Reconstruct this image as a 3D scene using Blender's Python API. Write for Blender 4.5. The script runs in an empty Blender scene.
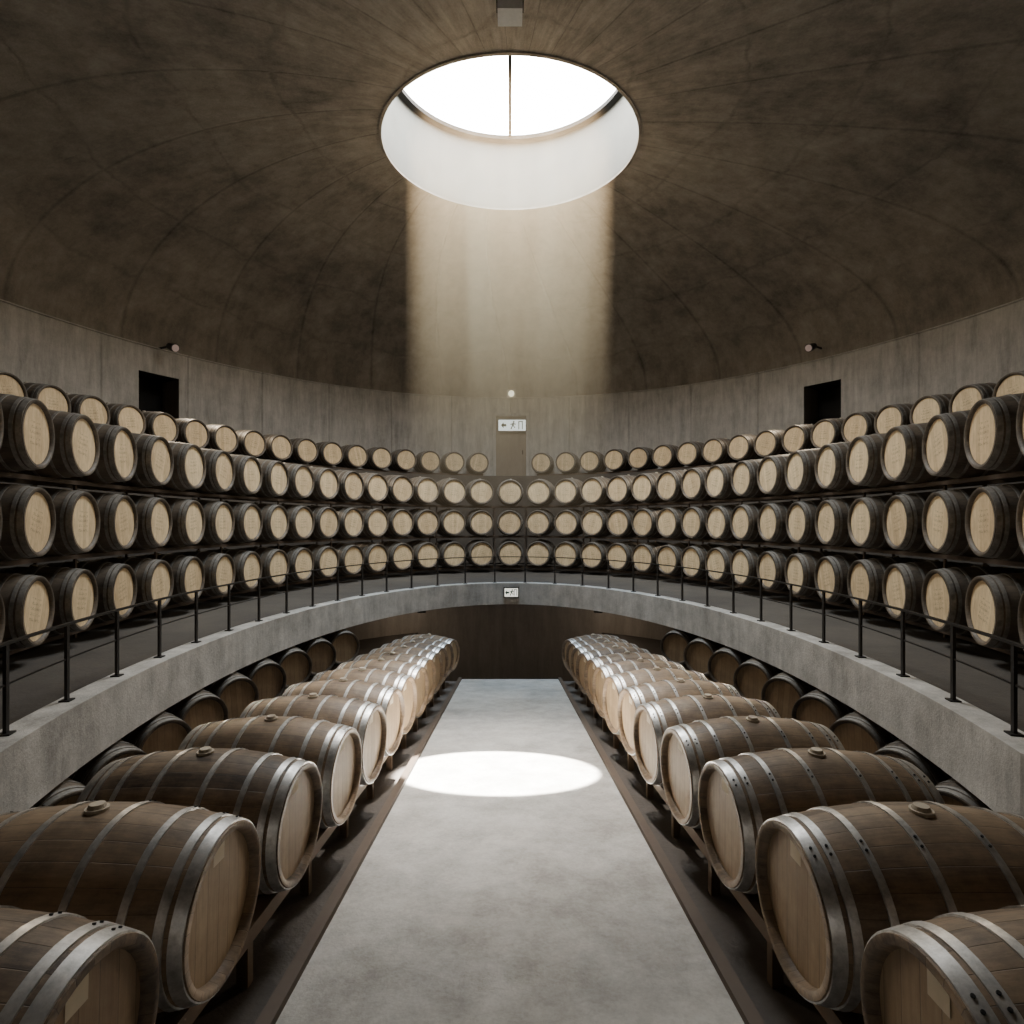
import bpy, bmesh, math, random
from mathutils import Vector, Matrix
random.seed(7)
F=560.0
sc=bpy.context.scene
COL=sc.collection

# ---------------------------------------------------------------- materials
class NT:
    def __init__(s,name):
        s.m=bpy.data.materials.new(name); s.m.use_nodes=True
        s.t=s.m.node_tree; s.t.nodes.clear()
        s.out=s.n('ShaderNodeOutputMaterial')
    def n(s,typ,**kw):
        nd=s.t.nodes.new(typ)
        for k,v in kw.items(): setattr(nd,k,v)
        return nd
    def l(s,a,b): s.t.links.new(a,b)
    def math(s,op,a,b=None,c=None):
        nd=s.n('ShaderNodeMath',operation=op)
        for i,v in enumerate((a,b,c)):
            if v is None: continue
            if isinstance(v,(int,float)): nd.inputs[i].default_value=v
            else: s.l(v,nd.inputs[i])
        return nd.outputs[0]
    def mix(s,fac,a,b,bt='MIX'):
        nd=s.n('ShaderNodeMix',data_type='RGBA',blend_type=bt)
        for i,v in ((0,fac),(6,a),(7,b)):
            if isinstance(v,(int,float)): nd.inputs[i].default_value=v
            elif isinstance(v,tuple): nd.inputs[i].default_value=(*v,1)
            else: s.l(v,nd.inputs[i])
        return nd.outputs[2]
    def noise(s,vec,scale,detail=5,rough=.6,mapscale=None):
        if mapscale:
            mp=s.n('ShaderNodeMapping'); mp.inputs['Scale'].default_value=mapscale
            s.l(vec,mp.inputs[0]); vec=mp.outputs[0]
        nd=s.n('ShaderNodeTexNoise'); nd.inputs['Scale'].default_value=scale
        nd.inputs['Detail'].default_value=detail; nd.inputs['Roughness'].default_value=rough
        s.l(vec,nd.inputs['Vector']); return nd.outputs[0]
    def ramp(s,fac,lo,hi,a=0.,b=1.):
        nd=s.n('ShaderNodeMapRange'); s.l(fac,nd.inputs[0])
        nd.inputs[1].default_value=lo; nd.inputs[2].default_value=hi
        nd.inputs[3].default_value=a; nd.inputs[4].default_value=b
        return nd.outputs[0]
    def bsdf(s,color,rough=.8,metal=0.,bump=None,bstr=.3,bdist=.02):
        p=s.n('ShaderNodeBsdfPrincipled')
        if isinstance(color,tuple): p.inputs['Base Color'].default_value=(*color,1)
        else: s.l(color,p.inputs['Base Color'])
        if isinstance(rough,(int,float)): p.inputs['Roughness'].default_value=rough
        else: s.l(rough,p.inputs['Roughness'])
        p.inputs['Metallic'].default_value=metal
        if bump is not None:
            b=s.n('ShaderNodeBump'); b.inputs['Strength'].default_value=bstr; b.inputs['Distance'].default_value=bdist
            s.l(bump,b.inputs['Height']); s.l(b.outputs[0],p.inputs['Normal'])
        s.l(p.outputs[0],s.out.inputs[0]); return p
    def obj(s): return s.n('ShaderNodeTexCoord').outputs['Object']

def concrete(name,c1,c2,streak=0.,dome=False,scale=1.,rough=.85,blotch=.35,joint=0):
    t=NT(name); o=t.obj()
    a=t.noise(o,.35*scale,6,.6); b=t.noise(o,2.2*scale,9,.75); c=t.noise(o,30*scale,3,.6)
    f=t.math('ADD',t.math('MULTIPLY',t.ramp(a,.38,.62),.9-blotch),t.math('MULTIPLY',t.ramp(b,.36,.64),blotch))
    f=t.math('ADD',f,t.math('MULTIPLY',t.ramp(c,.35,.65),.15))
    h=t.math('ADD',t.math('MULTIPLY',b,.5),t.math('MULTIPLY',c,.25))
    if streak:
        st=t.noise(o,1.6,8,.75,(2.5,2.5,.35))
        f=t.math('ADD',t.math('MULTIPLY',f,1-streak),t.math('MULTIPLY',t.ramp(st,.36,.64),streak))
    if dome or joint:
        sp=t.n('ShaderNodeSeparateXYZ'); t.l(o,sp.inputs[0])
        dx=sp.outputs[0]; dy=t.math('SUBTRACT',sp.outputs[1],11.0)
        ang=t.math('ARCTAN2',dy,dx)
    if joint:
        fr2=t.math('FRACT',t.math('MULTIPLY',ang,joint/(2*math.pi)))
        l2=t.ramp(t.math('ABSOLUTE',t.math('SUBTRACT',fr2,.5)),0.,.02,1.,0.)
        f=t.math('SUBTRACT',f,t.math('MULTIPLY',l2,.25)); h=t.math('SUBTRACT',h,l2)
    if dome:
        rad=t.math('SQRT',t.math('ADD',t.math('MULTIPLY',dx,dx),t.math('MULTIPLY',dy,dy)))
        cb=t.n('ShaderNodeCombineXYZ'); t.l(t.math('MULTIPLY',ang,7.),cb.inputs[0]); t.l(t.math('MULTIPLY',rad,.5),cb.inputs[1])
        rn=t.noise(cb.outputs[0],1.8,8,.75)
        wob=t.math('ADD',rad,t.math('MULTIPLY',a,1.6))
        fr=t.math('FRACT',t.math('MULTIPLY',wob,.5))
        line=t.ramp(t.math('ABSOLUTE',t.math('SUBTRACT',fr,.5)),0.,.035,1.,0.)
        line=t.math('MULTIPLY',line,t.ramp(b,.4,.6))
        a2=t.math('ADD',t.math('MULTIPLY',ang,26/(2*math.pi)),t.math('MULTIPLY',rad,.09))
        fr2=t.math('FRACT',a2)
        l2=t.ramp(t.math('ABSOLUTE',t.math('SUBTRACT',fr2,.5)),0.,.028,1.,0.)
        line=t.math('MAXIMUM',line,t.math('MULTIPLY',l2,.9))
        f=t.math('ADD',t.math('MULTIPLY',f,.6),t.math('MULTIPLY',t.ramp(rn,.34,.66),.46))
        f=t.math('SUBTRACT',f,t.math('MULTIPLY',line,.26))
        h=t.math('ADD',h,t.math('SUBTRACT',t.math('MULTIPLY',rn,.6),t.math('MULTIPLY',line,.6)))
    t.bsdf(t.mix(f,c1,c2),rough,0,h,.5,.03)
    return t.m

def stave_wood(name,cd,cl,n=28,rough=.55):
    t=NT(name); o=t.obj()
    sp=t.n('ShaderNodeSeparateXYZ'); t.l(o,sp.inputs[0])
    ang=t.math('ARCTAN2',sp.outputs[2],sp.outputs[1])
    v=t.math('MULTIPLY',t.math('ADD',ang,math.pi),n/(2*math.pi))
    fl=t.math('FLOOR',v); fr=t.math('FRACT',v)
    oi=t.n('ShaderNodeObjectInfo')
    wn=t.n('ShaderNodeTexWhiteNoise',noise_dimensions='1D')
    t.l(t.math('ADD',fl,t.math('MULTIPLY',oi.outputs['Random'],91.)),wn.inputs['W'])
    seam=t.ramp(t.math('ABSOLUTE',t.math('SUBTRACT',fr,.5)),.475,.5,0.,1.)
    gr=t.noise(o,9.,6,.7,(.7,7,7)); big=t.noise(o,4.5,6,.7)
    f=t.math('ADD',t.math('MULTIPLY',wn.outputs[0],.3),t.math('MULTIPLY',t.ramp(gr,.3,.7),.4))
    f=t.math('ADD',f,t.math('MULTIPLY',t.ramp(big,.38,.62),.42))
    f=t.math('ADD',f,t.ramp(oi.outputs['Random'],0,1,-.25,.12))
    c=t.mix(f,cd,cl); c=t.mix(t.math('MULTIPLY',seam,.6),c,tuple(x*.3 for x in cd))
    h=t.math('SUBTRACT',t.math('MULTIPLY',gr,.3),seam)
    t.bsdf(c,rough,0,h,.5,.004); return t.m

def head_wood(name,cd,cl,stamp=.6):
    t=NT(name); o=t.obj()
    sp=t.n('ShaderNodeSeparateXYZ'); t.l(o,sp.inputs[0]); y=sp.outputs[1]; z=sp.outputs[2]
    oi=t.n('ShaderNodeObjectInfo'); R=oi.outputs['Random']
    v=t.math('MULTIPLY',y,13.5); fl=t.math('FLOOR',v); fr=t.math('FRACT',v)
    wn=t.n('ShaderNodeTexWhiteNoise',noise_dimensions='1D'); t.l(t.math('ADD',fl,t.math('MULTIPLY',R,57.)),wn.inputs['W'])
    seam=t.ramp(t.math('ABSOLUTE',t.math('SUBTRACT',fr,.5)),.46,.5,0.,1.)
    gr=t.noise(o,8,5,.7,(1,9,.8)); big=t.noise(o,6,5,.7)
    f=t.math('ADD',t.math('MULTIPLY',wn.outputs[0],.3),t.math('MULTIPLY',t.ramp(gr,.3,.7),.35))
    f=t.math('ADD',f,t.math('MULTIPLY',t.ramp(big,.35,.65),.3))
    f=t.math('ADD',f,t.ramp(R,0,1,-.15,.15))
    c=t.mix(f,cd,cl); c=t.mix(t.math('MULTIPLY',seam,.6),c,tuple(x*.35 for x in cd))
    if stamp>0:
        mk=t.noise(o,75,1,.5); mk=t.ramp(mk,.5,.54,0,1)
        rows=t.ramp(t.math('SINE',t.math('MULTIPLY',z,110.)),-.1,.1,0,1)
        bx=t.math('MULTIPLY',t.math('LESS_THAN',t.math('ABSOLUTE',y),.11),t.math('LESS_THAN',t.math('ABSOLUTE',z),.13))
        m=t.math('MULTIPLY',t.math('MULTIPLY',mk,rows),bx)
        c=t.mix(t.math('MULTIPLY',m,stamp),c,(.09,.05,.03))
    t.bsdf(c,.6,0,t.math('SUBTRACT',gr,seam),.3,.003); return t.m

def metal(name,c,rough=.4,var=.5,m=1.):
    t=NT(name); o=t.obj(); a=t.noise(o,14,5,.7)
    t.bsdf(t.mix(t.ramp(a,.35,.65),tuple(x*(1-var) for x in c),c),t.ramp(a,.3,.7,rough+.15,rough),m,a,.15,.003); return t.m
def plain(name,c,rough=.6,m=0.):
    t=NT(name); o=t.obj(); a=t.noise(o,20,3,.6)
    t.bsdf(t.mix(a,tuple(x*.85 for x in c),tuple(min(1,x*1.12) for x in c)),rough,m); return t.m
def emis(name,c,s):
    t=NT(name); e=t.n('ShaderNodeEmission'); e.inputs[0].default_value=(*c,1); e.inputs[1].default_value=s
    t.l(e.outputs[0],t.out.inputs[0]); return t.m

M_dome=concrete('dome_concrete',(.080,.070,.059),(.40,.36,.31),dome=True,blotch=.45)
M_wall=concrete('wall_concrete',(.25,.238,.22),(.66,.635,.59),streak=.5,joint=30,blotch=.5)
M_floor=concrete('floor_concrete',(.25,.232,.205),(.58,.56,.52),scale=1.6,rough=.6,blotch=.55)
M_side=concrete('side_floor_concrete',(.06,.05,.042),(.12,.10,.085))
M_slab=concrete('slab_concrete',(.22,.205,.185),(.70,.67,.62),streak=.35,blotch=.6,scale=1.5)
M_shaded=concrete('walkway_deck',(.05,.042,.036),(.11,.095,.078))  # shadow over the walkway put into a darker concrete colour
M_low=concrete('lower_wall_concrete',(.17,.145,.12),(.32,.28,.24),streak=.5)
M_void=plain('dark_void',(.012,.011,.010),.9)
M_shaft=concrete('shaft_plaster',(.085,.088,.080),(.115,.118,.108))
M_oak=stave_wood('oak_staves',(.055,.037,.025),(.34,.24,.15))
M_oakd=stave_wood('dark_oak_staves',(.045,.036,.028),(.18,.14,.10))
M_head=head_wood('oak_head',(.22,.145,.085),(.50,.37,.225),0)
M_headg=head_wood('pale_oak_head',(.46,.32,.18),(.90,.71,.44),.4)
M_hoop=metal('galvanised_hoop',(.72,.715,.70),.34,.5,.75)
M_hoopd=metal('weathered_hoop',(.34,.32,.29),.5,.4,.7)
M_bung=plain('bung_silicone',(.50,.44,.35),.5)
M_label=plain('paper_label',(.66,.58,.44),.8)
M_rivet=plain('rivet_steel',(.05,.05,.05),.5,.6)
M_steel=plain('black_steel',(.03,.027,.025),.5,.5)
M_sash=plain('skylight_sash',(.006,.006,.006),.9)
M_rust=plain('brown_steel',(.085,.058,.04),.6,.2)
M_rackw=plain('rack_timber',(.17,.12,.08),.7)
M_door=concrete('door_panel',(.20,.165,.13),(.33,.28,.22),streak=.5)

# ---------------------------------------------------------------- helpers
def mkobj(name,verts,faces,mat,parent=None,smooth=False,mats=None,fm=None):
    me=bpy.data.meshes.new(name); me.from_pydata(verts,[],faces)
    for m in (mats or [mat]): me.materials.append(m)
    if fm: me.polygons.foreach_set('material_index',fm)
    if smooth: me.polygons.foreach_set('use_smooth',[True]*len(me.polygons))
    me.update(); o=bpy.data.objects.new(name,me); COL.objects.link(o)
    if parent: o.parent=parent
    return o
def empty(name,loc=(0,0,0)):
    e=bpy.data.objects.new(name,None); e.empty_display_size=.2; e.location=loc; COL.objects.link(e); return e
class MB:
    def __init__(s): s.v=[];s.f=[];s.m=[]
    def box(s,c,sz,mi=0,rot=0.,axis=None):
        i=len(s.v); cx,cy,cz=c; a,b,d=sz[0]/2,sz[1]/2,sz[2]/2
        cr,sr=math.cos(rot),math.sin(rot)
        for z in(-d,d):
            for x,y in((-a,-b),(a,-b),(a,b),(-a,b)):
                s.v.append((cx+x*cr-y*sr,cy+x*sr+y*cr,cz+z))
        for q in((0,3,2,1),(4,5,6,7),(0,1,5,4),(1,2,6,5),(2,3,7,6),(3,0,4,7)):
            s.f.append(tuple(i+k for k in q)); s.m.append(mi)
    def cyl(s,p,q,r,n=8,mi=0,r2=None):
        p=Vector(p);q=Vector(q);d=(q-p).normalized(); u=d.orthogonal().normalized(); w=d.cross(u); i=len(s.v)
        for P,rr in((p,r),(q,r if r2 is None else r2)):
            for k in range(n):
                a=2*math.pi*k/n; s.v.append(tuple(P+u*rr*math.cos(a)+w*rr*math.sin(a)))
        for k in range(n):
            s.f.append((i+k,i+(k+1)%n,i+n+(k+1)%n,i+n+k)); s.m.append(mi)
        s.f.append(tuple(i+k for k in reversed(range(n)))); s.m.append(mi)
        s.f.append(tuple(i+n+k for k in range(n))); s.m.append(mi)
    def sweep(s,pts,nrm,w,h,mi=0):
        i=len(s.v)
        for p,n in zip(pts,nrm):
            for a,b in((-w/2,-h/2),(w/2,-h/2),(w/2,h/2),(-w/2,h/2)):
                s.v.append((p[0]+n[0]*a,p[1]+n[1]*a,p[2]+b))
        for k in range(len(pts)-1):
            for j in range(4):
                s.f.append((i+4*k+j,i+4*k+(j+1)%4,i+4*k+4+(j+1)%4,i+4*k+4+j)); s.m.append(mi)
        s.f.append((i,i+3,i+2,i+1)); s.m.append(mi)
        e=i+4*(len(pts)-1); s.f.append((e,e+1,e+2,e+3)); s.m.append(mi)
    def obj(s,name,mats,parent=None,smooth=False):
        return mkobj(name,s.v,s.f,None,parent,smooth,mats,s.m)
def ell(a,b,cy,t): return (a*math.cos(t),cy+b*math.sin(t))
def inward(a,b,cy,x,y):
    v=Vector((-x/a**2,-(y-cy)/b**2)); v.normalize(); return v
def ell_arc(a,b,cy,spacing,ymin,start=0.):
    """points marching both ways from the far apex, by arc length"""
    out=[]
    for sgn in(1,-1):
        t=math.pi/2; acc=0; tgt=start if start>0 else (0 if sgn==1 else spacing)
        px,py=ell(a,b,cy,t)
        while True:
            if acc>=tgt-1e-9:
                out.append((px,py)); tgt+=spacing
            t-=sgn*.0008; x,y=ell(a,b,cy,t); acc+=math.hypot(x-px,y-py); px,py=x,y
            if y<ymin or abs(t-math.pi/2)>math.pi: break
    return out
def ell_poly(a,b,cy,t0,t1,n,z,off=0):
    P=[];N=[]
    for k in range(n+1):
        t=math.radians(t0+(t1-t0)*k/n); x,y=ell(a,b,cy,t); nn=inward(a,b,cy,x,y)
        P.append((x-nn.x*off,y-nn.y*off,z)); N.append((nn.x,nn.y))
    return P,N

# ---------------------------------------------------------------- barrel mesh
def barrel_mesh(name,R,rh,L,mats,seg=48,rivets=True):
    b=MB(); hl=L/2; prof=lambda x:R-(R-rh)*(abs(x)/hl)**2
    def ring(x,r):
        i=len(b.v)
        for k in range(seg):
            a=2*math.pi*k/seg; b.v.append((x,r*math.cos(a),r*math.sin(a)))
        return i
    def bridge(i,j,mi):
        for k in range(seg):
            b.f.append((i+k,i+(k+1)%seg,j+(k+1)%seg,j+k)); b.m.append(mi)
    xs=[-hl+L*k/16 for k in range(17)]
    rs=[ring(x,prof(x)) for x in xs]
    for i,j in zip(rs,rs[1:]): bridge(i,j,0)
    for s in(-1,1):
        e=ring(s*hl,rh); e2=ring(s*hl,rh-.024*R/.35); e3=ring(s*(hl-.035),rh-.034*R/.35)
        bridge(e,e2,0); bridge(e2,e3,0)
        e4=ring(s*(hl-.035),rh-.034*R/.35)
        b.f.append(tuple(e4+k for k in range(seg))); b.m.append(2)
    k=L/1.0
    for s in(-1,1):
        for (x0,x1) in((.494,.452),(.435,.405),(.315,.29),(.13,.105)):
            x0*=s*k; x1*=s*k; th=.006
            a=ring(x0,prof(x0)-.002); c=ring(x0,prof(x0)+th); d=ring(x1,prof(x1)+th); e=ring(x1,prof(x1)-.002)
            bridge(a,c,1); c2=ring(x0,prof(x0)+th); d2=ring(x1,prof(x1)+th); bridge(c2,d2,1); bridge(d,e,1)
            if rivets:
                xm=(x0+x1)/2
                for aa in(62,68):
                    aa=math.radians(aa); rr=prof(xm)+.005
                    y,z=math.cos(aa),math.sin(aa)
                    b.cyl((xm,y*rr,z*rr),(xm,y*(rr+.005),z*(rr+.005)),.005,8,5)
    b.cyl((0,0,R-.01),(0,0,R+.010),.040,20,3); b.cyl((0,0,R+.010),(0,0,R+.024),.032,20,3,.026)
    if rivets:
        x=hl-.033; i=len(b.v)
        b.v+= [(x,-.045,rh*.56),(x,.03,rh*.56),(x,.03,rh*.82),(x,-.045,rh*.82)]
        b.f.append((i,i+1,i+2,i+3)); b.m.append(4)
    me=bpy.data.meshes.new(name); me.from_pydata(b.v,[],b.f)
    for m in mats: me.materials.append(m)
    me.polygons.foreach_set('material_index',b.m)
    me.polygons.foreach_set('use_smooth',[m in(0,1) for m in b.m]); me.update(); return me
BM=barrel_mesh('oak_barrel_mesh',.340,.275,1.0,[M_oak,M_hoop,M_head,M_bung,M_label,M_rivet])
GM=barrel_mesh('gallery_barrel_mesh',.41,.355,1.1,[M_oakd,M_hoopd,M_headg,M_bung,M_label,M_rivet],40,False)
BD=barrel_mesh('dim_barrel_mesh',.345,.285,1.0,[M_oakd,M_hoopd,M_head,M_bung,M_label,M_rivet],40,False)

def place(me,name,x,y,z,ang,parent=None,roll=0.):
    o=bpy.data.objects.new(name,me); COL.objects.link(o)
    o.location=(x,y,z); o.rotation_euler=(roll,0,ang)
    if parent: o.parent=parent
    return o

# ---------------------------------------------------------------- room shell
WA,WB,WC=11.6,13.0,9.0
ZB=4.9; OX,OY,OC,OZ=2.68,2.35,11.9,8.0
TZ=1.70
zl=[-4.6,-1.94,TZ,2.97,4.18,ZB]
holes=[(146,151),(34,39)]
v=[];f=[]
for k in range(360):
    t=math.radians(k); x,y=ell(WA,WB,WC,t)
    for z in zl: v.append((x,y,z))
nz=len(zl)
for k in range(360):
    for j in range(nz-1):
        if j==3 and any(a<=k<b for a,b in holes): continue
        k2=(k+1)%360; f.append((k*nz+j,k2*nz+j,k2*nz+j+1,k*nz+j+1))
mkobj('wall_round',v,f,M_wall,smooth=True)
for n,(a,b_) in enumerate(holes):
    v=[];f=[];fm=[]
    P=[]
    for t in range(a,b_+1):
        x,y=ell(WA,WB,WC,math.radians(t)); nn=inward(WA,WB,WC,x,y)
        P.append((x,y,x-nn.x*.9,y-nn.y*.9))
    for p in P:
        v+=[(p[0],p[1],2.97),(p[0],p[1],4.18),(p[2],p[3],4.18),(p[2],p[3],2.97)]
    for k in range(len(P)-1):
        for j in range(4):
            if j==0: continue
            f.append((4*k+j,4*k+(j+1)%4,4*k+4+(j+1)%4,4*k+4+j)); fm.append(1)
    f.append((0,1,2,3)); fm.append(0); e=4*(len(P)-1); f.append((e,e+1,e+2,e+3)); fm.append(0)
    mkobj('window_%d'%(n+1),v,f,None,mats=[M_low,M_void],fm=fm)
# dome
v=[];f=[];NU=28;NV=144
for u in range(NU+1):
    ph=u/NU*math.pi/2; w=math.cos(ph); z=ZB+(OZ-ZB)*math.sin(ph)
    for k in range(NV):
        x,y=ell(OX+(WA-OX)*w,OY+(WB-OY)*w,OC+(WC-OC)*w,2*math.pi*k/NV); v.append((x,y,z))
for u in range(NU):
    for k in range(NV):
        k2=(k+1)%NV; f.append((u*NV+k,u*NV+k2,(u+1)*NV+k2,(u+1)*NV+k))
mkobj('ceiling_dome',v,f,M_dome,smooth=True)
b=MB(); P,N=ell_poly(WA,WB,WC,0,360,180,ZB,-.03); b.sweep(P,N,.06,.03); b.obj('trim_1',[M_wall])
# skylight shaft and glazing
sk=empty('skylight',(0,OC,OZ)); 
def loc(vs): return [(x,y-OC,z-OZ) for x,y,z in vs]
GZ=9.75
v=[];f=[]
for z in(OZ,GZ+.15):
    for k in range(96): x,y=ell(OX,OY,OC,2*math.pi*k/96); v.append((x,y,z))
for k in range(96): f.append((k,(k+1)%96,96+(k+1)%96,96+k))
mkobj('shaft',loc(v),f,M_shaft,sk,True)
v=[(*ell(OX,OY,OC,2*math.pi*k/32),GZ+.06) for k in range(32)]
M_glass=emis('sky_glazing',(1.,.975,.93),40.)
mkobj('glazing',loc(v),[tuple(range(32))],M_glass,sk)
b=MB(); P,N=ell_poly(OX,OY,0,0,360,96,GZ-OZ-.05,-.09); b.sweep(P,N,.16,.10)
b.box((0,0,GZ-OZ),(.075,2*OY-.05,.10)); b.obj('frame',[M_sash],sk)
b=MB(); P,N=ell_poly(OX,OY,0,0,360,96,0.,.03); b.sweep(P,N,.06,.06); b.obj('rim',[M_dome],sk)

# gallery slab ----------------------------------------------------
GA,GB,GC=3.63,6.74,6.7
TOP=-1.44; BOT=-1.95
def gallery_edge():
    pts=[(3.2,-3.0),(3.2,-1.),(3.2,1.),(3.2,2.5)]
    t0=math.asin((3.51-GC)/GB)
    n=110
    for k in range(n+1):
        t=t0+(math.pi-2*t0)*k/n; pts.append(ell(GA,GB,GC,t))
    pts+=[(-3.2,2.5),(-3.2,1.),(-3.2,-1.),(-3.2,-3.)]
    return pts
E=gallery_edge()
def outer(p):
    c=Vector((0,6.7)); d=(Vector(p)-c).normalized()
    A=d.x**2/WA**2+d.y**2/WB**2; B=2*(c.y-WC)*d.y/WB**2; C=(c.y-WC)**2/WB**2-1
    s=(-B+math.sqrt(B*B-4*A*C))/(2*A); return c+d*s
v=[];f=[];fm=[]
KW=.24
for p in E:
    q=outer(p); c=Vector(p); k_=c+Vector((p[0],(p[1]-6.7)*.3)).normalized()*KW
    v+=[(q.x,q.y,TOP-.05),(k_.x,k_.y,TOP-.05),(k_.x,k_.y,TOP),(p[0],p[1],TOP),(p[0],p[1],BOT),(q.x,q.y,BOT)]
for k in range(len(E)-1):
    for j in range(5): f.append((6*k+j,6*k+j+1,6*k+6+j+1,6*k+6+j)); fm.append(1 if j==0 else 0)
mkobj('gallery_slab',v,f,None,mats=[M_slab,M_shaded],fm=fm)
# terrace behind the racks
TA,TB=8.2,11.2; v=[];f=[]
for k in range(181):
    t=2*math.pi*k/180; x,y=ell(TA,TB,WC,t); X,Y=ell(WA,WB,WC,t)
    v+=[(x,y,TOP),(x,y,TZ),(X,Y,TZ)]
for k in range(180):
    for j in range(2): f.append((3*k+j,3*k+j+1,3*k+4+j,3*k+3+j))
mkobj('upper_terrace',v,f,M_shaded)  # shade of the gap behind the racks carried by the dark colour

# lower level ------------------------------------------------------
S=.12
fz=lambda y:-1.70-S*max(y,0)
AW=.95; AEND=10.7; SX=2.25; SF=-2.68
YL=[-3.6,0,3,6,9,AEND]
def slabstrip(b,x0,x1,ys,dz,th,mi=0):
    i=len(b.v)
    for y in ys:
        z=fz(y)+dz; b.v+=[(x0,y,z),(x1,y,z),(x1,y,z-th),(x0,y,z-th)]
    for k in range(len(ys)-1):
        for j in range(4): b.f.append((i+4*k+j,i+4*k+(j+1)%4,i+4*k+4+(j+1)%4,i+4*k+4+j)); b.m.append(mi)
    e=i+4*(len(ys)-1); b.f+=[(i,i+1,i+2,i+3),(e,e+1,e+2,e+3)]; b.m+=[mi,mi]
b=MB(); slabstrip(b,-AW,AW,YL,0,.3); b.obj('floor',[M_floor])
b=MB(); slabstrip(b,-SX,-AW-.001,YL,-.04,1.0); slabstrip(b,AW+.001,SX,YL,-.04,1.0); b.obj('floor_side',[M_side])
b=MB()
for s in(-1,1): b.box((s*(SX+2.2),5.,SF-.1),(4.4,19.,.2))
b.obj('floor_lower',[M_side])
for s in(-1,1):
    b=MB(); slabstrip(b,s*AW-.03,s*AW+.03,YL,.035,.07); b.obj('trim_%d'%(2 if s<0 else 3),[M_rust])
b=MB(); b.box((0,5,-4.65),(24,27,.1)); b.obj('floor_base',[M_side])
v=[];f=[]
for k in range(91):
    t=math.radians(-20+220*k/90); x,y=ell(5.6,7.0,7.3,t); v+=[(x,y,-4.6),(x,y,BOT)]
for k in range(90): f.append((2*k,2*k+2,2*k+3,2*k+1))
mkobj('wall_lower',v,f,M_low,smooth=True)

# aisle barrels ----------------------------------------------------
CH=1.165
ys=[1.34+.74*i for i in range(13)]
LA,LB=3.95,7.5
for side in(-1,1):
    for i,y in enumerate(ys):
        yw=math.radians(-1.5+1.8*i)
        ang=-yw if side<0 else math.pi+yw
        X=1.04+random.uniform(-.015,.02)-(.03 if i==0 else 0)
        cx=side*X-math.cos(ang)*.5; cy=y-math.sin(ang)*.5*.6
        place(BM,'wine_barrel',cx,cy,-(CH+S*cy),ang,roll=random.uniform(-.06,.06))
    def stand(x0,x1,dz,y0,y1,cen):
        b=MB(); h=.07
        for X in(x0,x1):
            i=len(b.v)
            for y in(y0,y1):
                z=-(cen+S*y)-dz
                for a,c in((-.035,-h),(.035,-h),(.035,0),(-.035,0)): b.v.append((side*X+a,y,z+c))
            for j in range(4): b.f.append((i+j,i+(j+1)%4,i+4+(j+1)%4,i+4+j)); b.m.append(0)
            b.f+=[(i,i+1,i+2,i+3),(i+4,i+5,i+6,i+7)]; b.m+=[0,0]
            y=y0+.03
            while y<y1:
                zt=-(cen+S*y)-dz-h; zb=fz(y)-.04
                b.box((side*X,y,(zt+zb)/2),(.05,.05,zt-zb)); y+=.74
        y=y0+.40
        while y<y1:
            for X in(x0,x1):
                z=-(cen+S*y)-dz; b.box((side*X,y,z+.015),(.06,.10,.04))
            y+=.74
        y=y0+.03
        while y<y1:
            z=-(cen+S*y)-dz-h-.03; b.box((side*(x0+x1)/2,y,z),(abs(x1-x0),.04,.05)); y+=.74
        b.obj('barrel_stand',[M_rackw])
    stand(1.17,1.83,.315,.96,10.6,CH)
# ring of barrels under the gallery
for x,y in ell_arc(LA,LB,6.7,.80,3.3,.4):
    if y>10.9: continue
    n=inward(LA,LB,6.7,x,y); base=math.atan2(n.y,n.x)
    tw=math.radians(30)*(-1 if x<0 else 1)
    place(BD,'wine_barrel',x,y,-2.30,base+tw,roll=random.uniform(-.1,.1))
for t0,t1 in((-26,35),(145,206)):
    b=MB()
    for off in(-.2,.2):
        P,N=ell_poly(LA,LB,6.7,t0,t1,40,SF+.02,off); b.sweep(P,N,.06,.04)
    b.obj('barrel_stand',[M_rackw])

# gallery racks ----------------------------------------------------
FA,FB,FC=5.2,8.3,8.5
rack=empty('wine_barrel_rack')
pts=ell_arc(FA,FB,FC,.84,3.2)
RZ=(-.92,.01,.93)
for rz in RZ:
    for x,y in pts:
        n=inward(FA,FB,FC,x,y); j=random.uniform(-.015,.015)
        tw=math.radians(7)*max(0,min(1,(15-y)/5))*(1 if x<0 else -1)
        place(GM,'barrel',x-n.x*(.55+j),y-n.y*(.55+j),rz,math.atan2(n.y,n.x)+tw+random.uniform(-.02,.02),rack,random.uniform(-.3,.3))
b=MB()
for rz in RZ:
    for off in(.30,.80):
        P,N=ell_poly(FA,FB,FC,-42,222,150,rz-.43,off); b.sweep(P,N,.05,.05)
for x,y in ell_arc(FA,FB,FC,.84*2,3.2,.42):
    n=inward(FA,FB,FC,x,y)
    for off in(.34,.80):
        b.box((x-n.x*off,y-n.y*off,(TOP+.5)/2),(.03,.03,.5-TOP),0,math.atan2(n.y,n.x))
b.obj('rack_frame',[M_rust],rack)
rack2=empty('wine_barrel_rack')
RA,RB=8.5,11.4
for x,y in ell_arc(RA,RB,WC,.88,5.,1.13):
    n=inward(RA,RB,WC,x,y)
    place(GM,'barrel',x-n.x*.55,y-n.y*.55,TZ+.49,math.atan2(n.y,n.x),rack2,random.uniform(-.3,.3))
b=MB()
for off in(.2,.9):
    for t0,t1 in((-15,83.5),(96.5,195)):
        P,N=ell_poly(RA,RB,WC,t0,t1,70,TZ+.045,off); b.sweep(P,N,.06,.09)
b.obj('rack_frame',[M_rust],rack2)

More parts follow.
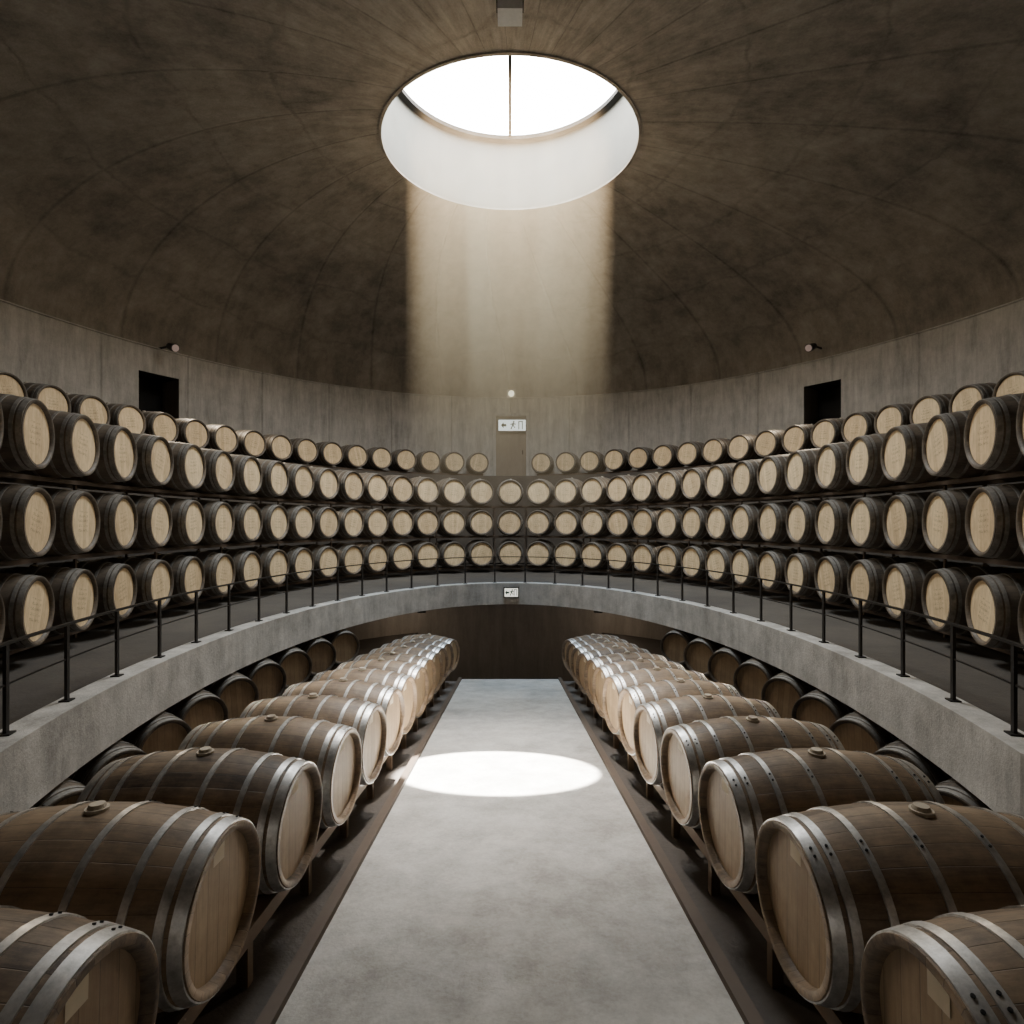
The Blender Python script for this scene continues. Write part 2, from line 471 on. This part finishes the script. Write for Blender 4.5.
# railing ----------------------------------------------------------
rl=empty('gallery_railing')
HA,HB,HC=3.78,6.89,6.7
b=MB()
for x,y in ell_arc(HA,HB,HC,.74,2.4,.37):
    n=inward(HA,HB,HC,x,y)
    b.box((x,y,TOP+.31),(.022,.035,.62),0,math.atan2(n.y,n.x)); b.box((x,y,TOP+.006),(.08,.08,.012),0,math.atan2(n.y,n.x))
b.obj('posts',[M_steel],rl)
b=MB()
P,N=ell_poly(HA,HB,HC,-39,219,180,TOP+.62); b.sweep(P,N,.035,.018)
P,N=ell_poly(HA,HB,HC,-39,219,180,TOP+.34); b.sweep(P,N,.012,.012)
b.obj('rails',[M_steel],rl)

# door, signs, fixtures ---------------------------------------------
d=empty('door_1',(0.04,21.9,TZ))
b=MB(); b.box((0,-.02,1.23),(1.2,.08,2.46),0)
for s in(-1,1): b.box((s*.64,-.06,1.25),(.1,.2,2.5),1)
b.box((0,-.06,2.52),(1.38,.2,.1),1); b.box((.45,-.09,1.05),(.04,.06,.16),2)
b.obj('leaf_and_frame',[M_door,M_wall,M_steel],d)
M_sign=emis('sign_face',(.93,.92,.80),1.3); M_pic=plain('sign_pictogram',(.03,.08,.05),.6)
def exit_sign(name,x,y,z,w,h):
    e=empty(name,(x,y,z)); b=MB(); b.box((0,.03,0),(w,.06,h),0)
    b.box((0,.045,0),(w+.05,.05,h+.05),2)
    yy=-.006; u=h
    def poly(ps):
        i=len(b.v)
        for p in ps: b.v.append((p[0]*u,yy,p[1]*u))
        b.f.append(tuple(range(i,i+len(ps)))); b.m.append(1)
    k=w/h/2.3
    cx=.72*k
    poly([(cx-.2,-.38),(cx-.2,.38),(cx-.12,.38),(cx-.12,-.38)]); poly([(cx+.12,-.38),(cx+.12,.38),(cx+.2,.38),(cx+.2,-.38)]); poly([(cx-.12,.30),(cx-.12,.38),(cx+.12,.38),(cx+.12,.30)])
    fx=.08*k
    poly([(fx+.06+.09*math.cos(a*math.pi/4),.3+.09*math.sin(a*math.pi/4)) for a in range(8)])
    poly([(fx-.08,.2),(fx+.1,.18),(fx+.06,-.08),(fx-.1,-.05)])
    poly([(fx-.1,-.03),(fx-.02,-.08),(fx-.14,-.38),(fx-.24,-.34)])
    poly([(fx-.02,-.02),(fx+.07,-.06),(fx+.22,-.2),(fx+.15,-.28)])
    poly([(fx+.04,.2),(fx+.08,.10),(fx+.26,.04),(fx+.24,.13)])
    poly([(fx-.04,.2),(fx-.06,.11),(fx-.22,.0),(fx-.26,.08)])
    ax=-.72*k
    poly([(ax-.25,0),(ax,.28),(ax,.11),(ax+.25,.11),(ax+.25,-.11),(ax,-.11),(ax,-.28)])
    b.obj('panel',[M_sign,M_pic,M_steel],e)
exit_sign('exit_sign',.08,21.65,3.78,1.05,.42)
exit_sign('exit_sign',.03,13.37,-1.66,.32,.2)
b=MB(); b.cyl((0,.06,0),(0,-.08,0),.11,16,0); b.box((0,.09,0),(.34,.08,.34),1)
b.obj('wall_lamp',[emis('lamp_glass',(1,.82,.52),1.8),M_wall]).location=(0.05,21.86,5.05)
fx=empty('pendant_light',(0,7.5,6.93))
b=MB(); b.box((0,0,.12),(.37,.31,.16),0); b.box((0,0,-.06),(.33,.27,.20),1); b.cyl((0,0,.2),(0,0,.95),.02,8,0)
b.obj('housing',[M_sash,plain('diffuser',(.6,.6,.58),.4)],fx)
def spot_fixture(x,y,z,tx,ty,tz,power,ang):
    e=empty('wall_spotlight',(x,y,z)); dv=Vector((tx-x,ty-y,tz-z)).normalized()
    b=MB(); b.cyl((0,0,0),tuple(dv*.28),.09,16,0,.12); b.cyl(tuple(dv*.285),tuple(dv*.29),.10,16,1)
    nn=inward(WA,WB,WC,x,y); b.cyl((0,0,0),(-nn.x*.5,-nn.y*.5,0),.03,8,0)
    b.obj('head',[M_steel,emis('spot_lens',(1,.72,.58),.22)],e)
    L=bpy.data.lights.new('spot_lamp','SPOT'); L.energy=power; L.spot_size=math.radians(ang); L.spot_blend=1.; L.color=(1,.82,.6); L.shadow_soft_size=.02
    o=bpy.data.objects.new('lamp',L); COL.objects.link(o); o.parent=e; o.location=dv*.32
    o.rotation_euler=dv.to_track_quat('-Z','Y').to_euler()
for px,sg in((160,1),(822,1)):
    r=(px-510)/F
    A=r*r/WA**2+1/WB**2; B=-2*WC/WB**2; C=WC**2/WB**2-1
    y=(-B+math.sqrt(B*B-4*A*C))/(2*A); x=r*y; n=inward(WA,WB,WC,x,y)
    x+=n.x*.45; y+=n.y*.45
    spot_fixture(x,y,(523-346)/F*y,-x*.45,9.,-.5,1100,100)
# added fill lamps, hidden under the gallery, brighten the far lower wall
for s in(-1,1):
    e=empty('ceiling_downlight',(s*2.0,12.7,BOT-.06))
    b=MB(); b.cyl((0,0,.06),(0,0,-.02),.10,16,0); b.cyl((0,0,-.021),(0,0,-.025),.08,16,1)
    b.obj('housing',[M_steel,emis('downlight_lens',(1,.8,.6),.6)],e)
    L=bpy.data.lights.new('downlight','POINT'); L.energy=9; L.color=(1,.84,.66); L.shadow_soft_size=.03
    o=bpy.data.objects.new('lamp',L); COL.objects.link(o); o.parent=e; o.location=(0,0,-.14)

# lights -------------------------------------------------------------
tgt=Vector((-.13,5.26,fz(5.26))); dv=(tgt-Vector((0,7.5,6.75))).normalized()
for nm,en,an,bl,ss in(('beam',125000,12.1,.14,.03),('beam_spill',4500,34,1.,.03)):  # added spots at the pendant imitate the sunlit floor patch and its glow
    L=bpy.data.lights.new('pendant_'+nm,'SPOT'); L.energy=en; L.spot_size=math.radians(an); L.spot_blend=bl; L.shadow_soft_size=ss; L.color=(1,.96,.90)
    o=bpy.data.objects.new(nm,L); COL.objects.link(o); o.parent=fx; o.location=(0,0,-.22)
    o.rotation_euler=dv.to_track_quat('-Z','Y').to_euler(); o.scale=(1,.66,1) if nm=='beam' else (1,1,1)
t=NT('dusty_air'); oc=t.obj(); sp=t.n('ShaderNodeSeparateXYZ'); t.l(oc,sp.inputs[0])  # light beam shaped by the haze: tint, edge, streaks and fade are built in
vs=t.n('ShaderNodeVolumeScatter'); vs.inputs['Color'].default_value=(1,.66,.36,1); vs.inputs['Anisotropy'].default_value=0.
g=t.ramp(sp.outputs[2],-8.2,-3.6,0.,1.)
rr=t.math('SQRT',t.math('ADD',t.math('MULTIPLY',sp.outputs[0],sp.outputs[0]),t.math('MULTIPLY',sp.outputs[1],sp.outputs[1])))
g=t.math('MULTIPLY',g,t.ramp(rr,1.95,2.22,1.,0.))
st=t.noise(oc,1.3,2,.5,(1.3,1.3,.10)); g=t.math('MULTIPLY',g,t.ramp(st,.35,.65,.55,1.45))
t.l(t.math('MULTIPLY',g,.15),vs.inputs['Density']); t.l(vs.outputs[0],t.out.inputs['Volume'])
b=MB(); b.cyl((0,0,-8.3),(0,0,-.02),2.24,64,0); ho=b.obj('dusty_light_shaft',[t.m]); ho.location=(0,OC,OZ)

w=bpy.data.worlds.new('World'); sc.world=w; w.use_nodes=True
w.node_tree.nodes['Background'].inputs[0].default_value=(.8,.85,1,1); w.node_tree.nodes['Background'].inputs[1].default_value=.3

cam=bpy.data.cameras.new('camera'); co=bpy.data.objects.new('camera',cam); COL.objects.link(co)
cam.sensor_width=36; cam.lens=36*F/1024; cam.shift_y=11/1024; cam.shift_x=2/1024; cam.clip_start=.05
co.location=(0,0,0); co.rotation_euler=(math.pi/2,0,0); sc.camera=co
